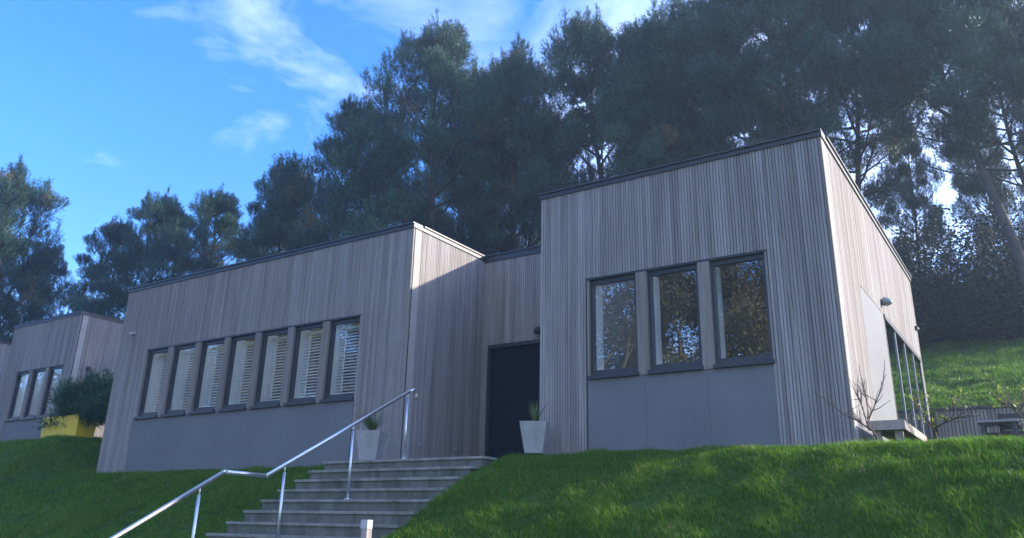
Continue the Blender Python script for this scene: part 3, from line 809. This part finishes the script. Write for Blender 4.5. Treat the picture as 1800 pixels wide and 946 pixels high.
# undergrowth bushes under the pines
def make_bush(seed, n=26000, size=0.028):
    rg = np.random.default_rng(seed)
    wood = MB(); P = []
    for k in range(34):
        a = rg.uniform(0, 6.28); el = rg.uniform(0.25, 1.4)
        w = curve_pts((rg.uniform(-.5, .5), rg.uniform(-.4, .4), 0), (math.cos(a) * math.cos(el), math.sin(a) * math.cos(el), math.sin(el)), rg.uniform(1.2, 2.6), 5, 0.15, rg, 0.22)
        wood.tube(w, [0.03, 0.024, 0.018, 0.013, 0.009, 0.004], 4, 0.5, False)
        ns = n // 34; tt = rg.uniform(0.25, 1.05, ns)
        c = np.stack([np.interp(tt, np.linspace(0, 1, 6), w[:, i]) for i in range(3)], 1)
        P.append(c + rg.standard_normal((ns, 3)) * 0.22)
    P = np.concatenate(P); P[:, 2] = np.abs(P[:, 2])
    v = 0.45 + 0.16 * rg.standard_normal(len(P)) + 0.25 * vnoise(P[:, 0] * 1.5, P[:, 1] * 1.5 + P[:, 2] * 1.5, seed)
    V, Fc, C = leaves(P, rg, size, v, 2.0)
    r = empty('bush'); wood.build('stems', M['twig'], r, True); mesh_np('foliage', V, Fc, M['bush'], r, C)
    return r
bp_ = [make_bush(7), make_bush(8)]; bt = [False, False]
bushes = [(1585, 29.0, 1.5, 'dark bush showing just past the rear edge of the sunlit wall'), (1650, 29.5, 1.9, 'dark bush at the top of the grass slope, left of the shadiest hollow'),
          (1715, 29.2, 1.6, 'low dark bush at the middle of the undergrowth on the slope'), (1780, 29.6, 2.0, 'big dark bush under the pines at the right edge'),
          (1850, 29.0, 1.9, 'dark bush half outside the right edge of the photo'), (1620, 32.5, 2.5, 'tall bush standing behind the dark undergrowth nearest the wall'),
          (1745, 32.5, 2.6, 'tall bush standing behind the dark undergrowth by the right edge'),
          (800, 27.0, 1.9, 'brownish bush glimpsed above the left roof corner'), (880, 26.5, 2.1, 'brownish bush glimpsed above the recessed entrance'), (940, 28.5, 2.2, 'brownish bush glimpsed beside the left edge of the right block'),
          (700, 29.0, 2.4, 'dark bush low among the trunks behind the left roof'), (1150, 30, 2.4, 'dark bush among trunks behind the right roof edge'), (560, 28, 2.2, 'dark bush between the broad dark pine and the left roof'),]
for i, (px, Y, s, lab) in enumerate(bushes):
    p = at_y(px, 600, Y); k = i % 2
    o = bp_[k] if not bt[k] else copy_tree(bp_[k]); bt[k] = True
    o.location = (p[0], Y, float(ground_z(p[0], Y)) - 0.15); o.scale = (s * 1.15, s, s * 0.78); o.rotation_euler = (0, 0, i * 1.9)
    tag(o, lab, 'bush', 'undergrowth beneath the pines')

# autumn trees across the lawn, seen mirrored in the window panes
def make_decid(seed, H, spread, nleaf):
    rg = np.random.default_rng(seed); wood = MB(); tips = []
    tr = curve_pts((0, 0, 0), (rg.uniform(-.08, .08), 0, 1), H * 0.55, 6, 0.1, rg, 0.05)
    wood.tube(tr, list(np.linspace(0.018 * H, 0.009 * H, 7)), 8, 0.5)
    def grow(p, d, L, r, lvl):
        w = curve_pts(p, d, L, 5, 0.35, rg, 0.14)
        wood.tube(w, list(np.linspace(r, r * 0.45, 6)), 5 if lvl < 2 else 4, 0.5, False)
        if lvl >= 2: tips.append(w)
        if lvl < 3:
            for q in range(4 if lvl < 2 else 3):
                s = w[rg.integers(2, 6)]; dd = unit(unit(w[-1] - w[0]) * 0.8 + rg.standard_normal(3) * 0.75 + np.array([0, 0, 0.15]))
                grow(s, dd, L * rg.uniform(0.5, 0.75), r * 0.5, lvl + 1)
    for q in range(9):
        a = q * 2.4 + rg.uniform(-.4, .4); el = rg.uniform(0.3, 1.1); s = tr[rg.integers(2, 7)]
        grow(s, (math.cos(a) * math.cos(el), math.sin(a) * math.cos(el), math.sin(el)), spread * rg.uniform(0.7, 1.1), 0.006 * H, 1)
    P = []
    per = max(1, nleaf // len(tips))
    for w in tips:
        tt = rg.uniform(0.1, 1.05, per); c = np.stack([np.interp(tt, np.linspace(0, 1, 6), w[:, i]) for i in range(3)], 1)
        P.append(c + rg.standard_normal((per, 3)) * 0.28)
    P = np.concatenate(P)
    V, Fc, C = leaves(P, rg, 0.075, 0.5 + 0.2 * rg.standard_normal(len(P)) + 0.4 * vnoise(P[:, 0] * .6, P[:, 2] * .6, seed), 1.3)
    r = empty('autumn_tree'); wood.build('trunk', M['birch'], r, True); mesh_np('crown', V, Fc, M['autumn'], r, C)
    return r
dp = [make_decid(51, 14.5, 5.2, 70000), make_decid(52, 14.5, 4.9, 50000)]; dt = [False, False]
dec = [(-9, -24, 1.15), (-15.5, -26, 1.25), (-22, -24, 1.2), (-29, -29, 1.3), (-36, -23, 1.1), (-43, -26, 1.2), (-50, -22, 1.1), (-57, -27, 1.3), (-64, -22, 1.05), (-72, -26, 1.25), (-82, -25, 1.2), (-93, -28, 1.25), (-104, -24, 1.2)]
for i, (x, y, s) in enumerate(dec):
    k = i % 2
    o = dp[k] if not dt[k] else copy_tree(dp[k]); dt[k] = True
    o.location = (x, y, float(ground_z(x, y)) - 0.1); o.scale = (s * 1.15, s * 1.15, s * 1.3); o.rotation_euler = (0, 0, i * 1.3)
    tag(o, 'brown autumn tree across the lawn, seen only as a reflection in the windows', 'tree', 'autumn trees mirrored in the windows')

# ------------------------------------------------------------------ yellow planter with its shrub
r = empty('yellow_planter', (-19.40, 10.42, 1.44)); tag(r, 'long yellow painted planter box standing in front of the smaller timber building', 'planter')
m = MB(); m.frustum(0, 0, 0, 0.87, 1.46, 0.41, 1.56, 0.48); m.build('box', M['yellow'], r, bevel=0.01)
m = MB(); m.frustum(0, 0, 0.871, 0.875, 1.5, 0.42, 1.5, 0.42); m.build('soil', M['soil'], r)
rg = np.random.default_rng(77)
root = empty('pine_shrub', (-19.0, 10.55, 2.24)); tag(root, 'dense dark green pine shrub spilling over the yellow planter', 'shrub')
wood = MB(); P, D = [], []
for k in range(46):
    a = rg.uniform(0, 6.28); el = rg.uniform(0.02, 1.35)
    d = np.array([1.35 * math.cos(a) * math.cos(el), 0.8 * math.sin(a) * math.cos(el), math.sin(el)])
    w = curve_pts((rg.uniform(-.3, .3), 0, 0), d, rg.uniform(0.6, 1.0) * np.linalg.norm(d), 4, 0.2, rg, 0.15)
    wood.tube(w, [0.03, 0.022, 0.016, 0.010, 0.005], 5, 0.5, False)
    ns = 60; tt = rg.uniform(0.3, 1.02, ns); c = np.stack([np.interp(tt, np.linspace(0, 1, 5), w[:, i]) for i in range(3)], 1)
    P.append(c + rg.standard_normal((ns, 3)) * 0.10); D.append(unit(d * 0.5 + np.array([0, 0, 0.5]) + rg.standard_normal((ns, 3)) * 0.4))
P = np.concatenate(P); D = np.concatenate(D)
V, Fc, C = shoots(P, D, rg, 16, 0.20, 0.11, 0.014, 0.45 + 0.15 * rg.standard_normal(len(P)))
wood.build('stems', M['twig'], root, True); mesh_np('foliage', V, Fc, M['shrub'], root, C)

# ------------------------------------------------------------------ bench, twiggy young trees, garden furniture, retaining wall
bn = empty('bench', (-1.47, 10.4, 0.84)); tag(bn, 'low timber bench at the foot of the sunlit side wall', 'bench')
for k in range(4):
    m = MB(); m.box(-0.18 + k * 0.092, -0.18 + k * 0.092 + 0.086, -0.78, 0.95, 0.335, 0.37, random.random()); m.build('seat_slat', M['bench'], bn)
m = MB(); m.box(-0.185, 0.19, -0.80, -0.782, 0.27, 0.372, 0.8); m.build('end_rail', M['bench'], bn)
m = MB(); m.box(0.172, 0.19, -0.78, 0.95, 0.27, 0.333, 0.9); m.build('side_rail', M['bench'], bn)
m = MB(); m.box(-0.17, 0.17, -0.7, 0.9, 0.29, 0.333, 0.5); m.build('seat_frame', M['deckwood'], bn)
for x in (-0.11, 0.11):
    for y in (-0.70, 0.80):
        m = MB(); m.box(x - 0.04, x + 0.04, y - 0.04, y + 0.04, -0.02, 0.288, 0.3); m.build('leg', M['bench'], bn)

def px_branch(m, pix, Y, r0, r1, z_base=None, off=(0, 0, 0)):
    pts = [Vector(at_y(x, y, Y)) for x, y in pix]
    return pts
def sapling(name, base_px, Y, limbs, label, leaf, seed):
    rg = np.random.default_rng(seed)
    b = at_y(*base_px, Y); r = empty(name, (b[0], b[1], float(ground_z(b[0], b[1])) - 0.02)); tag(r, label, 'young tree')
    o = np.array(r.location); m = MB(); LP = []
    for pix, r0 in limbs:
        pts = [at_y(x, y, Y + 0.10 * rg.standard_normal()) - o for x, y in pix]
        if pix[0] == base_px: pts = [np.array([0, 0, 0.0])] + pts
        pts = np.array(pts); m.tube(pts, list(np.linspace(r0, r0 * 0.35, len(pts))), 6, 0.5)
        seglen = np.linalg.norm(pts[-1] - pts[0]); n = int(8 + 16 * seglen)
        for q in range(n):
            t = rg.uniform(0.25, 1.0); s = np.array([np.interp(t, np.linspace(0, 1, len(pts)), pts[:, c]) for c in range(3)])
            ax = unit(pts[-1] - pts[0]); dd = unit(ax * 0.7 + rg.standard_normal(3) * 0.55 + np.array([0, 0, 0.5]))
            w = curve_pts(s, dd, rg.uniform(0.06, 0.26), 3, 0.3, rg, 0.15); m.tube(w, [0.0045, 0.0038, 0.003, 0.002], 4, 0.5, False)
            LP += [w[-1], w[-2]]
    m.build('trunk', M['twig'], r, True)
    if leaf:
        P = np.array(LP)[rg.uniform(0, 1, len(LP)) < leaf]; P = np.repeat(P, 2, 0) + rg.standard_normal((2 * len(P), 3)) * 0.018
        V, Fc, C = leaves(P, rg, 0.030, rg.uniform(0, 1, len(P)), 1.7); mesh_np('leaves', V, Fc, M['sprig'], r, C)
    return r
sapling('sapling', (1540, 766), 9.0, [([(1540, 766), (1533, 757), (1506, 739), (1482, 728), (1448, 700)], 0.012), ([(1524, 750), (1527, 738), (1542, 702), (1557, 658)], 0.009),
                                     ([(1524, 745), (1516, 715), (1506, 692)], 0.006), ([(1528, 737), (1524, 705), (1518, 680)], 0.005)],
        'bare twiggy sapling with a bent trunk beside the timber bench', 0.0, 5)
sapling('sapling', (1647, 768), 10.2, [([(1647, 768), (1641, 753), (1628, 735), (1612, 715)], 0.012), ([(1642, 755), (1655, 746), (1680, 735), (1700, 731), (1717, 727)], 0.010),
                                      ([(1672, 738), (1680, 715), (1690, 695)], 0.006), ([(1612, 716), (1607, 712)], 0.006)],
        'leafing sapling with two spreading limbs in front of the low battened wall', 0.5, 6)
sapling('sapling', (1800, 764), 10.6, [([(1800, 764), (1795, 735), (1797, 700)], 0.011), ([(1797, 735), (1780, 715), (1755, 705)], 0.007), ([(1796, 720), (1765, 715), (1752, 690)], 0.006), ([(1797, 710), (1808, 690)], 0.006)],
        'leafing sapling half cut off by the right edge of the photo', 0.6, 9)

rw = empty('retaining_wall', (2.0, 16.9, 0.9)); tag(rw, 'low retaining wall of grey vertical battens at the foot of the grass slope', 'wall')
w = Wall((-3.72, 0.0, 0), (1, 0, 0), (0, -1, 0), 14.0)
mb = MB(); n = int(14 / 0.06)
for k in range(n):
    w.box(mb, k * 0.06 + 0.006, (k + 1) * 0.06 - 0.006, -0.03, -random.uniform(0, 0.004), -0.1, 1.36, min(1, max(0, random.gauss(0.35, 0.22))))
mb.build('batten_cladding', M['timber'], rw)
mb = MB(); w.box(mb, 0, 14, -0.2, -0.032, -0.1, 1.36); mb.build('backing', M['batten_gap'], rw)
mb = MB(); w.box(mb, 0, 14, -0.22, 0.03, 1.362, 1.40); mb.build('coping', M['fascia'], rw)

def furn(loc, label):
    t = empty('garden_table', loc); tag(t, label, 'table')
    m = MB(); m.box(-0.30, 0.22, -0.3, 0.3, 0.70, 0.73); m.build('tabletop', M['lampgrey'], t)
    m = MB(); m.box(-0.26, 0.18, 0.2, 0.24, 0.05, 0.60); m.build('back_panel', M['darkwood'], t)
    m = MB(); m.box(-0.26, 0.18, -0.26, 0.24, 0.38, 0.41); m.build('shelf', M['darkwood'], t)
    for x in (-0.24, 0.16):
        for y in (-0.24, 0.24):
            m = MB(); m.box(x - 0.03, x + 0.03, y - 0.03, y + 0.03, 0, 0.699); m.build('leg', M['darkwood'], t)
    return t
p = at_y(1756, 742, 14.2)
furn((p[0] + 0.03, 14.2, p[2] - 0.73), 'low dark open table in front of the battened wall')
p = at_y(1790, 724, 14.0)
c = empty('garden_chair', (p[0], 14.0, p[2] - 1.0)); tag(c, 'dark slatted garden chair beside the low table at the right edge', 'chair')
for k in range(6):
    m = MB(); m.box(-0.26, 0.26, 0.22, 0.25, 0.52 + k * 0.085, 0.585 + k * 0.085); m.build('back_slat', M['darkwood'] if k != 4 else M['lampgrey'], c)
m = MB(); m.box(-0.28, 0.28, -0.28, 0.26, 0.42, 0.46); m.build('seat', M['darkwood'], c)
for x in (-0.26, 0.26):
    for y, h in ((-0.25, 0.42), (0.265, 1.02)):
        m = MB(); m.box(x - 0.025, x + 0.025, y - 0.014, y + 0.014, 0, h); m.build('leg', M['darkwood'], c)

# ------------------------------------------------------------------ light, sky, air
AZ, EL = math.radians(51.0), math.radians(20.3)
sd = Vector((math.sin(AZ) * math.cos(EL), math.cos(AZ) * math.cos(EL), math.sin(EL)))
sun = bpy.data.objects.new('sun', bpy.data.lights.new('sun', 'SUN')); COL.objects.link(sun)
sun.data.energy = 2.0; sun.data.angle = math.radians(1.0); sun.data.color = (1.0, 0.92, 0.80)
sun.rotation_euler = sd.to_track_quat('Z', 'Y').to_euler(); sun.location = (30, 30, 40)

wd = bpy.data.worlds.new('World'); scene.world = wd; wd.use_nodes = True
nt = wd.node_tree; N = nt.nodes; L = nt.links
bg = N['Background']
sky = N.new('ShaderNodeTexSky'); sky.sky_type = 'NISHITA'; sky.sun_disc = False
sky.sun_elevation = EL; sky.sun_rotation = AZ; sky.air_density = 1.0; sky.dust_density = 0.6; sky.ozone_density = 2.0
tc = N.new('ShaderNodeTexCoord'); sx = N.new('ShaderNodeSeparateXYZ'); L.new(tc.outputs['Generated'], sx.inputs[0])
def wm(op, a, b=0.0):
    n = N.new('ShaderNodeMath'); n.operation = op
    for s, v in zip(n.inputs, (a, b)):
        if hasattr(v, 'is_linked'): L.new(v, s)
        else: s.default_value = v
    return n.outputs[0]
zz = wm('ADD', wm('MAXIMUM', sx.outputs['Z'], 0.0), 0.10)
cx = N.new('ShaderNodeCombineXYZ'); L.new(wm('DIVIDE', sx.outputs['X'], zz), cx.inputs[0]); L.new(wm('DIVIDE', sx.outputs['Y'], zz), cx.inputs[1])
n1 = N.new('ShaderNodeTexNoise'); n1.inputs['Scale'].default_value = 0.9; n1.inputs['Detail'].default_value = 8; n1.inputs['Roughness'].default_value = 0.58; n1.inputs['Distortion'].default_value = 0.4
L.new(cx.outputs[0], n1.inputs['Vector'])
cr = N.new('ShaderNodeValToRGB'); cr.color_ramp.elements[0].position = 0.35; cr.color_ramp.elements[0].color = (0, 0, 0, 1); cr.color_ramp.elements[1].position = 0.84; cr.color_ramp.elements[1].color = (1, 1, 1, 1)
dt_ = N.new('ShaderNodeVectorMath'); dt_.operation = 'DOT_PRODUCT'; L.new(tc.outputs['Generated'], dt_.inputs[0]); dt_.inputs[1].default_value = (0.40, 0.80, 0.45)
n2 = N.new('ShaderNodeTexNoise'); n2.inputs['Scale'].default_value = 2.3; n2.inputs['Detail'].default_value = 9; n2.inputs['Roughness'].default_value = 0.6; n2.inputs['Distortion'].default_value = 0.8
L.new(cx.outputs[0], n2.inputs['Vector'])
L.new(wm('ADD', wm('ADD', wm('MULTIPLY', n1.outputs['Fac'], 0.45), wm('MULTIPLY', n2.outputs['Fac'], 0.55)), wm('ADD', wm('MULTIPLY', wm('SUBTRACT', dt_.outputs['Value'], 0.80), 0.42), wm('MULTIPLY', wm('MAXIMUM', wm('MULTIPLY', sx.outputs['Y'], -1.0), 0.0), 0.62))), cr.inputs[0])  # last term: unseen cloud behind the camera, added as neutral fill for the front walls
hs = N.new('ShaderNodeHueSaturation'); hs.inputs['Saturation'].default_value = 1.38; L.new(sky.outputs[0], hs.inputs['Color'])
mx = N.new('ShaderNodeMix'); mx.data_type = 'RGBA'
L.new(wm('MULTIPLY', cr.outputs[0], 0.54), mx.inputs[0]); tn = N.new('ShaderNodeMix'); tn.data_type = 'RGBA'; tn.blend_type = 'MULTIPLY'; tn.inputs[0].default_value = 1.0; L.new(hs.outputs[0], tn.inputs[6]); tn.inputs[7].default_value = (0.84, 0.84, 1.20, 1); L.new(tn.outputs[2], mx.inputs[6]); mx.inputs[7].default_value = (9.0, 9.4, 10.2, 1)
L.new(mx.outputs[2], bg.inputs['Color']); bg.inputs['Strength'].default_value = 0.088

HAZE = 0.0016
if HAZE:
    m = MB(); m.box(-230, 230, -230, 230, -4.5, 34.0)
    t = NT('haze_air'); t.n.remove(t.b)
    pv = t.add('ShaderNodeVolumePrincipled'); pv.inputs['Color'].default_value = (0.62, 0.80, 1.0, 1); pv.inputs['Density'].default_value = HAZE; pv.inputs['Anisotropy'].default_value = 0.3
    t.link(pv.outputs[0], t.out.inputs['Volume'])
    o = m.build('haze', t.m); tag(o, 'thin bluish haze in the air', 'haze', kind='stuff')

# ------------------------------------------------------------------ camera
cam = bpy.data.objects.new('camera', bpy.data.cameras.new('camera')); COL.objects.link(cam)
cam.data.sensor_width = 36.0; cam.data.lens = CAMF / 1800 * 36.0; cam.data.clip_end = 2000; cam.data.clip_start = 0.05
cam.data.shift_y = -(473.0 - CCY) / 1800.0
mat = Matrix.Identity(4)
for i in range(3):
    mat[i][0] = R3[i]; mat[i][1] = U3[i]; mat[i][2] = -F2[i]
cam.matrix_world = mat
scene.camera = cam

scene.render.engine = 'CYCLES'
scene.cycles.use_denoising = True
scene.cycles.max_bounces = 8; scene.cycles.transparent_max_bounces = 16; scene.cycles.diffuse_bounces = 3; scene.cycles.glossy_bounces = 4
scene.cycles.sample_clamp_indirect = 6.0; scene.cycles.caustics_reflective = False; scene.cycles.caustics_refractive = False
scene.view_settings.view_transform = 'Standard'; scene.view_settings.look = 'None'; scene.view_settings.gamma = 1.0
scene.view_settings.use_curve_mapping = False; scene.view_settings.exposure = 2.42
scene.render.resolution_x = 1024; scene.render.resolution_y = 538
